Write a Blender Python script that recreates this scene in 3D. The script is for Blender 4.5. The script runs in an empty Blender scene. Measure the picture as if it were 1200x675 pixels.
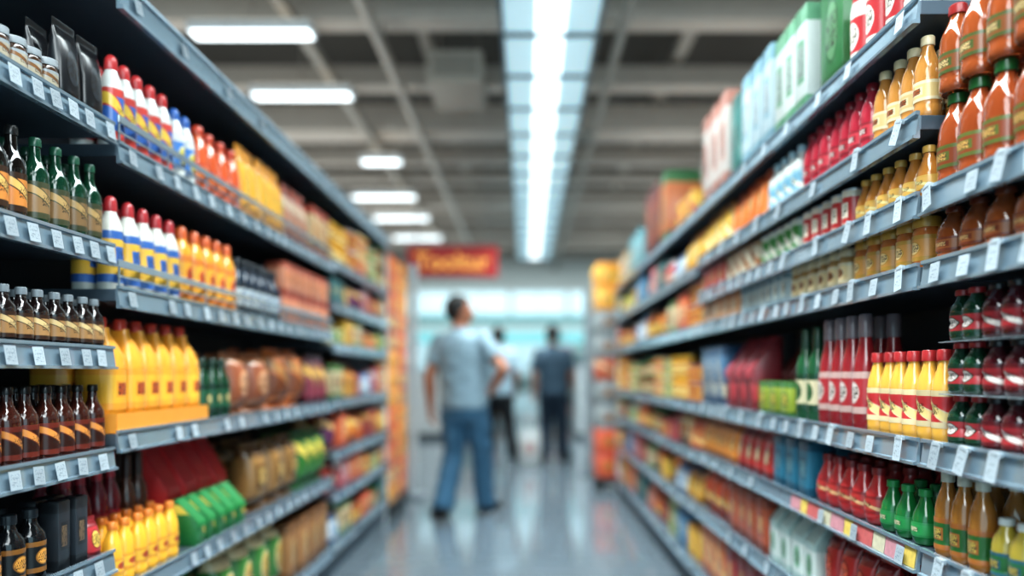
import bpy, bmesh, math, random
from mathutils import Vector, Matrix, noise as mnoise
random.seed(7)
S = bpy.context.scene
C = S.collection
PI = math.pi

# ------------------------------------------------------------------ materials
def hx(h):
    h = h.lstrip('#')
    v = [int(h[i:i+2], 16)/255 for i in (0, 2, 4)]
    return tuple((c/12.92 if c <= .04045 else ((c+.055)/1.055)**2.4) for c in v)+(1,)

MATS = {}
def mat(col, rough=.45, metal=0., coat=0., emit=0., noise=.12, nscale=8., rnd=0., spec=.5, trans=0.):
    key = ('p', col, rough, metal, coat, emit, noise, nscale, rnd, spec, trans)
    if key in MATS: return MATS[key]
    m = bpy.data.materials.new('surface_'+col)
    m.use_nodes = True
    nt = m.node_tree; N = nt.nodes; L = nt.links
    b = N['Principled BSDF']
    b.inputs['Roughness'].default_value = rough
    b.inputs['Metallic'].default_value = metal
    b.inputs['Coat Weight'].default_value = coat
    b.inputs['Coat Roughness'].default_value = .06
    b.inputs['Specular IOR Level'].default_value = spec
    if trans:
        b.inputs['Transmission Weight'].default_value = trans; b.inputs['IOR'].default_value = 1.36
    tc = N.new('ShaderNodeTexCoord'); nz = N.new('ShaderNodeTexNoise')
    nz.inputs['Scale'].default_value = nscale; nz.inputs['Detail'].default_value = 3
    L.new(tc.outputs['Object'], nz.inputs['Vector'])
    hs = N.new('ShaderNodeHueSaturation'); hs.inputs['Color'].default_value = hx(col)
    hs.inputs['Saturation'].default_value = .95
    mr = N.new('ShaderNodeMapRange')
    mr.inputs[3].default_value = 1-noise; mr.inputs[4].default_value = 1+noise
    L.new(nz.outputs['Fac'], mr.inputs[0])
    L.new(mr.outputs[0], hs.inputs['Value'])
    if emit > 0:
        b.inputs['Emission Color'].default_value = hx(col)
        b.inputs['Emission Strength'].default_value = emit
    L.new(hs.outputs[0], b.inputs['Base Color'])
    MATS[key] = m
    return m

def print_mat(base, band, emblem, ink='#2a2420', rough=.32, coat=.3, bw=.16, ew=.3, eh=.27):
    """printed packaging: base colour, bands at top and bottom, a device (oval, panel or slanting flash) and lines of small print"""
    key = ('l', base, band, emblem, ink, rough, coat, bw, ew, eh)
    if key in MATS: return MATS[key]
    style = sum(ord(ch) for ch in base+band) % 3
    m = bpy.data.materials.new('print_'+base)
    m.use_nodes = True
    nt = m.node_tree; N = nt.nodes; L = nt.links
    b = N['Principled BSDF']
    b.inputs['Roughness'].default_value = rough
    b.inputs['Coat Weight'].default_value = coat
    b.inputs['Coat Roughness'].default_value = .1
    tc = N.new('ShaderNodeTexCoord'); sp = N.new('ShaderNodeSeparateXYZ')
    L.new(tc.outputs['Generated'], sp.inputs[0])
    def M(op, a, c=None):
        n = N.new('ShaderNodeMath'); n.operation = op
        for i, v in enumerate((a, c)):
            if v is None: continue
            if isinstance(v, (int, float)): n.inputs[i].default_value = v
            else: L.new(v, n.inputs[i])
        return n.outputs[0]
    def mix(f, a, c):
        n = N.new('ShaderNodeMix'); n.data_type = 'RGBA'
        L.new(f, n.inputs[0])
        for i, v in ((6, a), (7, c)):
            if isinstance(v, str): n.inputs[i].default_value = hx(v)
            else: L.new(v, n.inputs[i])
        return n.outputs[2]
    x = M('SUBTRACT', sp.outputs[0], .5); z = M('SUBTRACT', sp.outputs[2], .5)
    az = M('ABSOLUTE', z)
    isband = M('GREATER_THAN', az, .5-bw)
    ex = M('DIVIDE', x, ew); ez = M('DIVIDE', z, eh)
    if style == 0:
        rr = M('ADD', M('MULTIPLY', ex, ex), M('MULTIPLY', ez, ez))
    elif style == 1:
        rr = M('MAXIMUM', M('ABSOLUTE', ex), M('MULTIPLY', M('ABSOLUTE', ez), 1.35))
    else:
        rr = M('MULTIPLY', M('ABSOLUTE', M('ADD', M('MULTIPLY', x, .55), M('ADD', z, -.03))), 7.)
    isem = M('LESS_THAN', rr, 1.0)
    isrim = M('MULTIPLY', M('GREATER_THAN', rr, .74), isem)
    nz = N.new('ShaderNodeTexNoise'); nz.inputs['Scale'].default_value = 1; nz.inputs['Detail'].default_value = 1
    mp = N.new('ShaderNodeMapping'); mp.inputs['Scale'].default_value = (30, 30, 14)
    L.new(tc.outputs['Generated'], mp.inputs[0]); L.new(mp.outputs[0], nz.inputs['Vector'])
    isink = M('MULTIPLY', M('GREATER_THAN', nz.outputs['Fac'], .53), M('LESS_THAN', M('ABSOLUTE', M('SUBTRACT', az, .04)), .1))
    isink = M('MULTIPLY', isink, M('LESS_THAN', M('ABSOLUTE', x), ew*.8))
    c = mix(isband, base, band)
    c = mix(isem, c, emblem)
    c = mix(isrim, c, band)
    c = mix(isink, c, ink)
    oi = N.new('ShaderNodeObjectInfo')
    hs = N.new('ShaderNodeHueSaturation')
    hs.inputs['Saturation'].default_value = .95
    mr = N.new('ShaderNodeMapRange'); mr.inputs[3].default_value = .8; mr.inputs[4].default_value = 1.06
    L.new(oi.outputs['Random'], mr.inputs[0]); L.new(mr.outputs[0], hs.inputs['Value'])
    L.new(c, hs.inputs['Color']); L.new(hs.outputs[0], b.inputs['Base Color'])
    MATS[key] = m
    return m

# ------------------------------------------------------------------ mesh builder
class MB:
    def __init__(s): s.bm = bmesh.new()
    def loft(s, secs, seg=20, n=2.0, cx=0, cy=0, caps=True):
        bm = s.bm; rings = []
        for q in secs:
            z, rx, ry = q[:3]
            ox, oy = (q[3], q[4]) if len(q) > 3 else (0, 0)
            ring = []
            for k in range(seg):
                t = 2*PI*(k+.5)/seg
                c, d = math.cos(t), math.sin(t)
                x = rx*math.copysign(abs(c)**(2/n), c); y = ry*math.copysign(abs(d)**(2/n), d)
                ring.append(bm.verts.new((cx+ox+x, cy+oy+y, z)))
            rings.append(ring)
        for a, b in zip(rings, rings[1:]):
            for k in range(seg):
                bm.faces.new((a[k], a[(k+1) % seg], b[(k+1) % seg], b[k]))
        if caps:
            bm.faces.new(rings[0][::-1]); bm.faces.new(rings[-1])
        return s
    def box(s, x0, x1, y0, y1, z0, z1, bev=0.):
        r = bmesh.ops.create_cube(s.bm, size=1)
        vs = r['verts']
        bmesh.ops.scale(s.bm, vec=(x1-x0, y1-y0, z1-z0), verts=vs)
        bmesh.ops.translate(s.bm, vec=((x0+x1)/2, (y0+y1)/2, (z0+z1)/2), verts=vs)
        if bev:
            es = list({e for v in vs for e in v.link_edges})
            bmesh.ops.bevel(s.bm, geom=es, offset=bev, segments=2, affect='EDGES', profile=.5)
        return s
    def seg(s, p, q, r1, r2, seg=12):
        p = Vector(p); q = Vector(q); d = (q-p)
        if d.length < 1e-6: return s
        M = d.to_track_quat('Z', 'Y').to_matrix()
        rings = []
        for o, r in ((p, r1), (q, r2)):
            rings.append([s.bm.verts.new(o + M @ Vector((r*math.cos(2*PI*k/seg), r*math.sin(2*PI*k/seg), 0))) for k in range(seg)])
        a, b = rings
        for k in range(seg):
            s.bm.faces.new((a[k], a[(k+1) % seg], b[(k+1) % seg], b[k]))
        s.bm.faces.new(a[::-1]); s.bm.faces.new(b)
        return s
    def ball(s, c, r, M=None, u=14, v=9):
        if isinstance(r, (int, float)): r = (r, r, r)
        res = bmesh.ops.create_uvsphere(s.bm, u_segments=u, v_segments=v, radius=1)
        for w in res['verts']:
            p = Vector((w.co.x*r[0], w.co.y*r[1], w.co.z*r[2]))
            if M: p = M @ p
            w.co = p + Vector(c)
        return s
    def limb(s, pts, rs):
        for i in range(len(pts)-1):
            s.seg(pts[i], pts[i+1], rs[i], rs[i+1])
        for p, r in zip(pts, rs): s.ball(p, r*.995)
        return s
    def tube(s, pts, r, seg=8):
        pts = [Vector(p) for p in pts]; rings = []
        for i, p in enumerate(pts):
            d = (pts[min(i+1, len(pts)-1)]-pts[max(i-1, 0)]).normalized()
            M = d.to_track_quat('Z', 'Y').to_matrix()
            rings.append([s.bm.verts.new(p + M @ Vector((r*math.cos(2*PI*k/seg), r*math.sin(2*PI*k/seg), 0))) for k in range(seg)])
        for a, b in zip(rings, rings[1:]):
            for k in range(seg): s.bm.faces.new((a[k], a[(k+1) % seg], b[(k+1) % seg], b[k]))
        s.bm.faces.new(rings[0][::-1]); s.bm.faces.new(rings[-1])
        return s
    def prismY(s, prof, y0, y1):
        a = [s.bm.verts.new((x, y0, z)) for x, z in prof]; b = [s.bm.verts.new((x, y1, z)) for x, z in prof]
        n = len(prof)
        for k in range(n): s.bm.faces.new((a[k], a[(k+1) % n], b[(k+1) % n], b[k]))
        s.bm.faces.new(a[::-1]); s.bm.faces.new(b)
        return s
    def prismX(s, prof, x0, x1, bev=0.):
        a = [s.bm.verts.new((x0, y, z)) for y, z in prof]; b = [s.bm.verts.new((x1, y, z)) for y, z in prof]
        n = len(prof)
        for k in range(n): s.bm.faces.new((a[k], a[(k+1) % n], b[(k+1) % n], b[k]))
        s.bm.faces.new(a[::-1]); s.bm.faces.new(b)
        if bev:
            es = list({e for v in a+b for e in v.link_edges})
            bmesh.ops.bevel(s.bm, geom=es, offset=bev, segments=2, affect='EDGES', profile=.5)
        return s
    def mesh(s, name, m, smooth=True, org=None, ang=.7):
        bmesh.ops.recalc_face_normals(s.bm, faces=s.bm.faces)
        if org: bmesh.ops.translate(s.bm, vec=(-org[0], -org[1], -org[2]), verts=s.bm.verts)
        me = bpy.data.meshes.new(name); s.bm.to_mesh(me); s.bm.free()
        me.materials.append(m)
        if smooth:
            me.shade_smooth(); me.set_sharp_from_angle(angle=ang)
        return me

def link(name, data, parent=None, loc=None):
    o = bpy.data.objects.new(name, data); C.objects.link(o)
    if parent: o.parent = parent
    if loc: o.location = loc
    return o
def tag(o, label, cat, group=None):
    n = len(label.split())
    if n > 16:
        label = label.replace('from the near end', 'from near end'); n = len(label.split())
    if n > 16:
        label = label.replace(' from near end', ' along'); n = len(label.split())
    o['label'] = label; o['category'] = cat
    if group: o['group'] = group
    if n > 16 or n < 4: print('LABEL LENGTH', n, label)
    return o
def thing(name, label, cat, loc=(0, 0, 0), rz=0, group=None):
    o = link(name, None); o.empty_display_size = .05
    o.location = loc; o.rotation_euler = (0, 0, rz)
    return tag(o, label, cat, group)
def struct(name, mb, m, smooth=False):
    o = link(name, mb.mesh(name, m, smooth)); o['kind'] = 'structure'; return o
ORD = 'first second third fourth fifth sixth seventh eighth ninth tenth eleventh twelfth thirteenth fourteenth fifteenth sixteenth seventeenth eighteenth nineteenth twentieth'.split()
def ordw(i):
    if i < 20: return ORD[i]
    n = i+1
    return f"{n}{'st' if n%10==1 else 'nd' if n%10==2 else 'rd' if n%10==3 else 'th'}"

# ------------------------------------------------------------------ product kinds
STY = {
 'beer':    ([(0,.86),(.015,.97),(.04,1),(.54,1),(.62,.93),(.69,.70),(.76,.47),(.83,.40),(.935,.37)], (.90,.44), (.10,.50)),
 'sauce':   ([(0,.9),(.02,1),(.58,1),(.66,.92),(.75,.58),(.83,.43),(.885,.43)], (.87,.50), (.12,.55)),
 'juice':   ([(0,.86),(.03,.98),(.07,1),(.14,1),(.17,.94),(.2,1),(.44,1),(.48,.98),(.58,.95),(.68,.84),(.77,.62),(.85,.44),(.9,.42)], (.885,.50), (.205,.44)),
 'squeeze': ([(0,.9),(.03,1),(.3,1),(.42,.9),(.54,1),(.66,.95),(.74,.62),(.775,.5)], None, (.06,.36)),
 'dome':    ([(0,.9),(.025,1),(.34,1),(.44,.93),(.55,1),(.66,.95),(.74,.76),(.81,.52),(.85,.46)], (.83,.62), (.08,.62)),
 'jar':     ([(0,.88),(.04,1),(.68,1),(.77,.9),(.82,.86)], (.79,.96), (.15,.64)),
 'round':   ([(0,.7),(.05,.9),(.18,1),(.38,1),(.55,.88),(.70,.6),(.82,.42),(.88,.4)], (.865,.5), (.16,.42)),
 'wine':    ([(0,.9),(.02,1),(.56,1),(.66,.86),(.74,.5),(.82,.4),(.9,.38)], (.76,.45), (.12,.5)),
 'canister':([(0,.95),(.02,1),(.8,1),(.86,.92)], (.84,.86), (.08,.76)),
 'taper':   ([(0,.93),(.02,1),(.42,1),(.58,.88),(.7,.62),(.8,.48),(.88,.44)], (.8,.54), (.14,.5)),
 'bulb':    ([(0,.84),(.03,.98),(.1,1),(.28,1),(.35,.88),(.42,1),(.56,1),(.66,.92),(.76,.66),(.85,.48),(.9,.46)], (.88,.6), (.12,.56)),
}
def rad(prof, z):
    for (a, ra), (b, rb) in zip(prof, prof[1:]):
        if a <= z <= b: return ra+(rb-ra)*(z-a)/(b-a)
    return prof[-1][1]
def bottle(kind, cat, desc, h, r, style, body, cap, lab, emblem='#e8dcc0', band=None, flat=1., rough=.12, coat=.6, labz=None, trans=0., seg=20):
    prof, capz, lz = STY[style]
    lz = labz or lz
    band = band or cap
    P = dict(kind=kind, cat=cat, desc=desc, w=2*r, d=2*r*flat, h=h, parts=[])
    body_m = mat(body, rough, coat=coat, noise=.06, trans=trans)
    P['parts'].append(('body', MB().loft([(z*h, q*r, q*r*flat) for z, q in prof], seg=seg).mesh(kind+'_body', body_m, ang=.9)))
    zs = [lz[0]] + [z for z, _ in prof if lz[0] < z < lz[1]] + [lz[1]]
    P['parts'].append(('label', MB().loft([(z*h, rad(prof, z)*r+.0006, (rad(prof, z)*r)*flat+.0006) for z in zs], caps=False, seg=seg).mesh(kind+'_label', print_mat(lab, band, emblem))))
    if style == 'squeeze':
        cs = [(.77,.54),(.835,.5),(.85,.36),(.9,.2),(1,.13)]
    elif style == 'dome':
        cs = [(.83,.5),(.85,.54),(.94,.5),(.97,.42),(.99,.3),(1,.18)]
    else:
        z0, q = capz
        cs = [(z0, q), (z0+(1-z0)*.15, q*1.03), (1-.015, q*1.0), (1, q*.85)]
    P['parts'].append(('cap', MB().loft([(z*h, q*r, q*r*(flat if style != 'squeeze' else 1)) for z, q in cs]).mesh(kind+'_cap', mat(cap, .3, noise=.05, coat=.2))))
    return P
def jug(desc, h, w, d, body, cap, lab, emblem):
    P = dict(kind='handled_jug', cat='jug', desc=desc, w=w, d=d, h=h, parts=[])
    a, b = w/2, d/2
    P['parts'].append(('body', MB().loft([(0, a*.92, b*.92), (.02*h, a, b), (.52*h, a, b), (.62*h, a*.94, b*.95), (.74*h, a*.62, b*.7, -a*.12, 0), (.84*h, a*.34, b*.45, -a*.2, 0), (.9*h, a*.3, b*.42, -a*.2, 0)], n=3.2).mesh('jug_body', mat(body, .25, coat=.4, noise=.06))))
    P['parts'].append(('label', MB().loft([(.1*h, a+.001, b+.001), (.5*h, a+.001, b+.001)], n=3.2, caps=False).mesh('jug_label', print_mat(lab, body, emblem))))
    P['parts'].append(('handle', MB().tube([(a*.55, 0, .62*h), (a*.8, 0, .72*h), (a*.72, 0, .8*h), (a*.4, 0, .84*h), (-a*.05, 0, .83*h)], w*.075).mesh('jug_handle', mat(body, .25, coat=.4, noise=.06))))
    P['parts'].append(('cap', MB().loft([(.885*h, a*.42, a*.42, -a*.2, 0), (.985*h, a*.42, a*.42, -a*.2, 0), (h, a*.36, a*.36, -a*.2, 0)]).mesh('jug_cap', mat(cap, .3))))
    return P
def carton(desc, w, d, h, base, band, emblem, kind='carton', cat='box', bw=.16):
    P = dict(kind=kind, cat=cat, desc=desc, w=w, d=d, h=h, parts=[])
    P['parts'].append(('body', MB().box(-w/2, w/2, -d/2, d/2, 0, h-.002, min(.003, d*.04)).mesh('carton_body', print_mat(base, band, emblem, bw=bw, rough=.4))))
    P['parts'].append(('flap', MB().box(-w/2+.003, w/2-.003, -d/2+.002, d*.12, h-.0025, h, .0006).mesh('carton_flap', mat(band, .45))))
    return P
def wedge(desc, w, d, h, base, band, emblem, lo=.55):
    """a carton with a sloping lid: low front edge, high back"""
    P = dict(kind='slant_top_pack', cat='box', desc=desc, w=w, d=d, h=h, parts=[])
    f = -d/2; k = d/2
    P['parts'].append(('body', MB().prismX([(f, 0), (k, 0), (k, h), (k-.012, h), (f, h*lo)], -w/2, w/2, .003).mesh('pack_body', print_mat(base, base, emblem, bw=.1, rough=.35))))
    mb = MB().prismX([(f-.001, h*lo+.002), (k-.012, h+.002), (k-.014, h+.004), (f-.001, h*lo+.005), (f-.004, h*lo+.001), (f-.004, h*(lo-.11)), (f-.001, h*(lo-.11))], -w/2+.002, w/2-.002)
    P['parts'].append(('lid', mb.mesh('pack_lid', mat(band, .4))))
    return P
def pouch(desc, w, d, h, base, band, emblem, kind='pouch', cat='bag'):
    P = dict(kind=kind, cat=cat, desc=desc, w=w, d=d, h=h, parts=[])
    a, b = w/2, d/2
    P['parts'].append(('body', MB().loft([(0, a*.86, b*.75), (.03*h, a*.93, b*.95), (.2*h, a*.95, b), (.5*h, a*.93, b*.92), (.75*h, a*.95, b*.6), (.9*h, a*.99, b*.1)], n=2.7).mesh('pouch_body', print_mat(base, band, emblem, rough=.28, coat=.4), ang=1.2)))
    mb = MB()
    mb.loft([(.895*h, a, b*.1), (.93*h, a*1., b*.05), (.96*h, a*1., b*.09), (h, a*.995, b*.05)], n=3)
    P['parts'].append(('top_seal', mb.mesh('pouch_seal', mat(band, .3, coat=.3))))
    return P
def pillow(desc, w, d, h, base, band, emblem):
    P = dict(kind='snack_bag', cat='bag', desc=desc, w=w, d=d, h=h, parts=[])
    a, b = w/2, d/2
    P['parts'].append(('body', MB().loft([(.07*h, a, b*.12), (.12*h, a*.95, b*.55), (.25*h, a*.92, b*.9), (.5*h, a*.9, b), (.75*h, a*.92, b*.85), (.88*h, a*.95, b*.5), (.93*h, a, b*.12)], n=2.5).mesh('bag_body', print_mat(base, band, emblem, rough=.25, coat=.4), ang=1.2)))
    mb = MB().loft([(0, a, b*.5), (.035*h, a, b*.3), (.075*h, a, b*.12)], n=3)
    P['parts'].append(('bottom_seal', mb.mesh('bag_bottom', mat(band, .3))))
    mb = MB().loft([(.925*h, a, b*.12), (.96*h, a, b*.16), (h, a, b*.06)], n=3)
    P['parts'].append(('top_seal', mb.mesh('bag_top', mat(band, .3))))
    return P
def can(desc, h, r, base, band, emblem, lid='#b9bfc4', kind='food_can', cat='can'):
    P = dict(kind=kind, cat=cat, desc=desc, w=2*r, d=2*r, h=h, parts=[])
    P['parts'].append(('body', MB().loft([(0, r*.95, r*.95), (.02*h, r*1.0, r*1.0), (.04*h, r*.965, r*.965), (.95*h, r*.965, r*.965), (.965*h, r, r), (.985*h, r, r)]).mesh('can_body', mat(lid, .3, metal=.8))))
    P['parts'].append(('label', MB().loft([(.045*h, r*.985, r*.985), (.945*h, r*.985, r*.985)], caps=False).mesh('can_label', print_mat(base, band, emblem))))
    P['parts'].append(('lid', MB().loft([(.98*h, r*.99, r*.99), (h, r*.97, r*.97), (h, r*.9, r*.9), (.99*h, r*.88, r*.88)]).mesh('can_lid', mat(lid, .25, metal=.7))))
    return P
def gable(desc, w, d, h, base, band, emblem):
    P = dict(kind='gable_pack', cat='carton', desc=desc, w=w, d=d, h=h, parts=[])
    a, b = w/2, d/2
    P['parts'].append(('body', MB().loft([(0, a, b), (.68*h, a, b)], n=14, seg=24).mesh('gable_body', print_mat(base, band, emblem))))
    P['parts'].append(('gable_top', MB().loft([(.68*h, a, b), (.9*h, a, b*.12), (h, a, b*.1)], n=14, seg=24).mesh('gable_top', mat(band, .4))))
    return P

def put(P, x, y, z, rz, label, group, sc=1.):
    r = thing(P['kind'], label, P['cat'], (x, y, z), rz, group)
    if sc != 1.: r.scale = (sc, sc, sc)
    for n, me in P['parts']: link(n, me, r)
    return r

LX, RX, DEP = -1.07, .85, .46
def row(side, place, zc, y0, y1, P, rows=1, stack=1, gap=.008, inset=.012, jit=.06, base=0., twist=0., sc=1.):
    """a run of one product along a shelf, nearest first, front row then the rows behind it"""
    pw, pd, ph = P['w']*sc, P['d']*sc, P['h']*sc
    n = max(1, int((y1-y0+gap)/(pw+gap)))
    step = (y1-y0)/n if n > 1 else pw
    fx = LX if side < 0 else RX
    grp = f"{P['desc']}, {place}"
    for s in range(stack):
        for k in range(rows):
            for i in range(n):
                y = y0 + (i+.5)*step + random.uniform(-1, 1)*gap*.3
                x = fx + side*(inset + pd/2 + k*(pd+.008) + random.uniform(0, .006))
                z = zc+.0205+base+s*(ph+.0005)
                w = ordw(i)
                if k: w += ' back-row' if k == 1 else ' rear-row'
                if s: w += ' upper' if s == 1 else ' topmost'
                j = jit if P['kind'] not in ('carton', 'slant_top_pack') else jit*.4
                rz = (PI/2 if side < 0 else -PI/2) + random.uniform(-j, j) + twist
                put(P, x, y, z, rz, f"{w} {P['desc']} from the near end, {place}", grp, sc)

# ------------------------------------------------------------------ shelving
M_shelf = mat('#505d68', .34, metal=.3, noise=.06)
M_rail = mat('#9bb0bd', .2, metal=.6, noise=.05, coat=.4)
M_back = mat('#384149', .6)
M_post = mat('#39434b', .5, metal=.3)
M_base = mat('#4e5d68', .45, metal=.2)
M_fence = mat('#a8b8c2', .2, metal=.6)
def shelving(label, side, y0, y1, levels, fences=(), canopy=None, top=2.2, endpanel=False, strip=None):
    fx = LX if side < 0 else RX
    bx = fx+side*DEP
    org = (fx+side*DEP/2, (y0+y1)/2, 0)
    r = thing('shelving_unit', label, 'shelf unit', org)
    def bx_(mb, xa, xb, *a, **k): return mb.box(min(xa, xb), max(xa, xb), *a, **k)
    link('back_panel', bx_(MB(), bx, bx+side*.015, y0+.004, y1-.004, .0, top).mesh('back_panel', M_back, False, org), r)
    for yy in (y0+.025, y1-.025):
        link('upright', bx_(MB(), bx-side*.03, bx-side*.0005, yy-.018, yy+.018, .0, top, bev=.003).mesh('upright', M_post, False, org), r)
    link('kick_plate', bx_(MB(), fx+side*.03, bx-side*.031, y0+.004, y1-.004, 0, levels[-1]-.02, bev=.004).mesh('kick_plate', M_base, False, org), r)
    if endpanel:
        link('end_panel', bx_(MB(), fx+side*.01, bx+side*.015, y1-.003, y1+.02, 0, top, bev=.003).mesh('end_panel', mat('#c9d2d6', .4), False, org), r)
    for z in levels:
        s = link('shelf', bx_(MB(), fx+side*.004, bx-side*.0305, y0+.004, y1-.004, z-.012, z+.02, bev=.002).mesh('shelf', M_shelf, False, org), r)
        prof = [(-.004,-.0305),(.012,-.0305),(.012,-.024),(.005,-.022),(-.001,.020),(.005,.022),(.005,.0295),(-.004,.0295)]
        prof = [(fx-side*u, z+w) for u, w in prof]
        link('price_rail', MB().prismY(prof, y0+.004, y1-.004).mesh('price_rail', M_rail, False, org), s)
        if strip and z == strip[0]:
            yy = strip[1]; k = 0
            while yy < strip[2]:
                ll = (.05, .085, .06, .11)[k % 4]
                prof = [(fx-side*u, z+w) for u, w in ((.0055, -.0215), (.0068, -.0215), (.0014, .0195), (.0, .0195))]
                c = link('label_strip', MB().prismY(prof, yy, yy+ll-.004).mesh('label_strip', mat(('#d0b24e', '#b97e86', '#bdb59a', '#b65452')[k % 4], .45, noise=.3, nscale=60), False, org), s)
                c['label'] = ('yellow', 'pink', 'cream', 'red')[k % 4]+' printed label strip'
                yy += ll; k += 1
        if z in fences:
            mb = MB()
            bx_(mb, fx-side*.002, fx+side*.004, y0+.006, y1-.006, z+.078, z+.098, bev=.0015)
            bx_(mb, fx-side*.001, fx+side*.003, y0+.006, y1-.006, z+.052, z+.057)
            yy = y0+.01
            while yy < y1:
                bx_(mb, fx-side*.0005, fx+side*.0035, yy, yy+.005, z+.02, z+.09); yy += .26
            link('front_fence', mb.mesh('front_fence', M_fence, False, org), s)
    if canopy:
        z = canopy
        s = link('canopy', bx_(MB(), fx+side*.004, bx, y0+.004, y1-.004, z-.012, z+.025, bev=.003).mesh('canopy', M_shelf, False, org), r)
        prof = [(-.004,-.045),(.014,-.045),(.014,-.035),(.005,-.032),(-.001,.032),(.006,.034),(.006,.045),(-.004,.045)]
        prof = [(fx-side*u, z+w) for u, w in prof]
        link('canopy_rail', MB().prismY(prof, y0+.004, y1-.004).mesh('canopy_rail', M_rail, False, org), s)
    return r

L1 = [1.77, 1.455, 1.19, .93, .665, .38, .14]
L2 = [1.73, 1.35, .97, .56, .17]
L3 = [1.76, 1.52, 1.29, .98, .69, .45, .18]
R1 = [1.515, 1.36, .98, .745, .47, .17]
R2 = [1.94, 1.69, 1.515, 1.36, .98, .745, .47, .17]
R3 = [1.94, 1.66, 1.36, .98, .735, .47, .17]
shelving('grey metal shelf bay of small dark bottles, nearest on the left', -1, .9, 1.885, L1, top=2.1)
shelving('grey metal shelf bay with yellow jugs and fenced upper shelves, left side', -1, 1.895, 4.0, L2, fences=(1.73, 1.35), canopy=2.15)
shelving('farthest grey shelf bay on the left, before the yellow and orange carton tower', -1, 4.01, 5.62, L3, canopy=2.15, endpanel=True)
shelving('grey metal shelf bay of amber sauce bottles, nearest on the right', 1, .75, 1.56, R1, top=1.9)
shelving('grey metal shelf bay with tall tapered red bottles, right side', 1, 1.57, 3.6, R2, top=1.97, strip=(.745, 1.58, 2.3))
shelving('third grey metal shelf bay along the right side', 1, 3.61, 5.3, R3, top=1.97)
shelving('farthest grey shelf bay on the right, before the orange carton tower', 1, 5.31, 6.95, R3, top=1.97, endpanel=True)

# price tags
def tag_material():
    m = bpy.data.materials.new('price_tag_paper'); m.use_nodes = True
    nt = m.node_tree; N = nt.nodes; L = nt.links; b = N['Principled BSDF']; b.inputs['Roughness'].default_value = .5
    tc = N.new('ShaderNodeTexCoord'); sp = N.new('ShaderNodeSeparateXYZ'); L.new(tc.outputs['Generated'], sp.inputs[0])
    def M(op, a, c):
        n = N.new('ShaderNodeMath'); n.operation = op
        for i, v in enumerate((a, c)):
            if isinstance(v, (int, float)): n.inputs[i].default_value = v
            else: L.new(v, n.inputs[i])
        return n.outputs[0]
    nz = N.new('ShaderNodeTexNoise'); mp = N.new('ShaderNodeMapping'); mp.inputs['Scale'].default_value = (14, 1, 9)
    L.new(tc.outputs['Generated'], mp.inputs[0]); L.new(mp.outputs[0], nz.inputs['Vector']); nz.inputs['Scale'].default_value = 1
    ink = M('MULTIPLY', M('GREATER_THAN', nz.outputs['Fac'], .55), M('LESS_THAN', M('ABSOLUTE', M('SUBTRACT', sp.outputs[2], .5), 0), .34))
    ink = M('MULTIPLY', ink, M('LESS_THAN', M('ABSOLUTE', M('SUBTRACT', sp.outputs[0], .5), 0), .38))
    mx = N.new('ShaderNodeMix'); mx.data_type = 'RGBA'; mx.inputs[6].default_value = hx('#a9b3ba'); mx.inputs[7].default_value = hx('#7c868d')
    oi = N.new('ShaderNodeObjectInfo'); hs = N.new('ShaderNodeHueSaturation')
    mr = N.new('ShaderNodeMapRange'); mr.inputs[3].default_value = .72; mr.inputs[4].default_value = 1.05
    L.new(oi.outputs['Random'], mr.inputs[0]); L.new(mr.outputs[0], hs.inputs['Value'])
    L.new(ink, mx.inputs[0]); L.new(mx.outputs[2], hs.inputs['Color']); L.new(hs.outputs[0], b.inputs['Base Color'])
    return m
M_tag = tag_material()
tag_mesh = MB().box(-.017, .017, -.0005, .0005, -.020, .020).mesh('price_tag', M_tag, False)
tag_mesh2 = MB().box(-.0155, .0155, -.0005, .0005, -.053, .0).mesh('price_tag', M_tag, False)
clip_mesh = MB().box(-.011, .011, -.0015, .0095, -.006, .004, .0008).mesh('clip', mat('#9aa4aa', .2))
def tags(side, place, z, y0, y1, step, hang=False):
    fx = LX if side < 0 else RX
    y = y0; i = 0
    while y < y1-.03:
        if random.random() < .9:
            hg = hang and random.random() < .65
            tilt = random.uniform(-.34, .34) if hg else random.uniform(-.08, .08)
            o = link('price_tag', tag_mesh2 if hg else tag_mesh)
            o.location = (fx-side*(.0138 if hg else .0128), y, z+.026 if hg else z-.003)
            o.rotation_euler = (-.14 if hg else -.16, tilt, (PI/2 if side < 0 else -PI/2))
            tag(o, f"white {'hanging ' if hg else ''}price tag, {ordw(i)} from the near end, rail of {place}", 'price tag', f"price tags along the {place}")
            if hg: link('clip', clip_mesh, o)
            i += 1
        y += step*random.uniform(.8, 1.2)

NM = ['top', 'second', 'third', 'fourth', 'fifth', 'sixth', 'seventh', 'lowest']
def pl(bay, i): return f"{bay} {NM[i]} shelf"
for i, z in enumerate(L1[:5]): tags(-1, pl('front left', i), z, 1.42, 1.88, .075)
for i, z in enumerate(L2[:4]): tags(-1, pl('middle left', i), z, 1.95, 4.0, .12)
tags(-1, 'middle left canopy', 2.15, 1.98, 4.0, .3)
for i, z in enumerate(L3): tags(-1, pl('far left', i), z, 4.05, 5.6, .3)
for i, z in enumerate(R1[:4]): tags(1, pl('front right', i), z, 1.2, 1.55, .085, True)
for i, z in enumerate(R2[:7]): tags(1, pl('middle right', i), z, 1.63, 3.6, .12 if i in (2, 3, 4) else .24, i in (1, 2, 3, 4))
for i, z in enumerate(R3): tags(1, pl('third right', i), z, 3.68, 5.3, .32)
for i, z in enumerate(R3[:5]): tags(1, pl('far right', i), z, 5.4, 6.95, .45)

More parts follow.
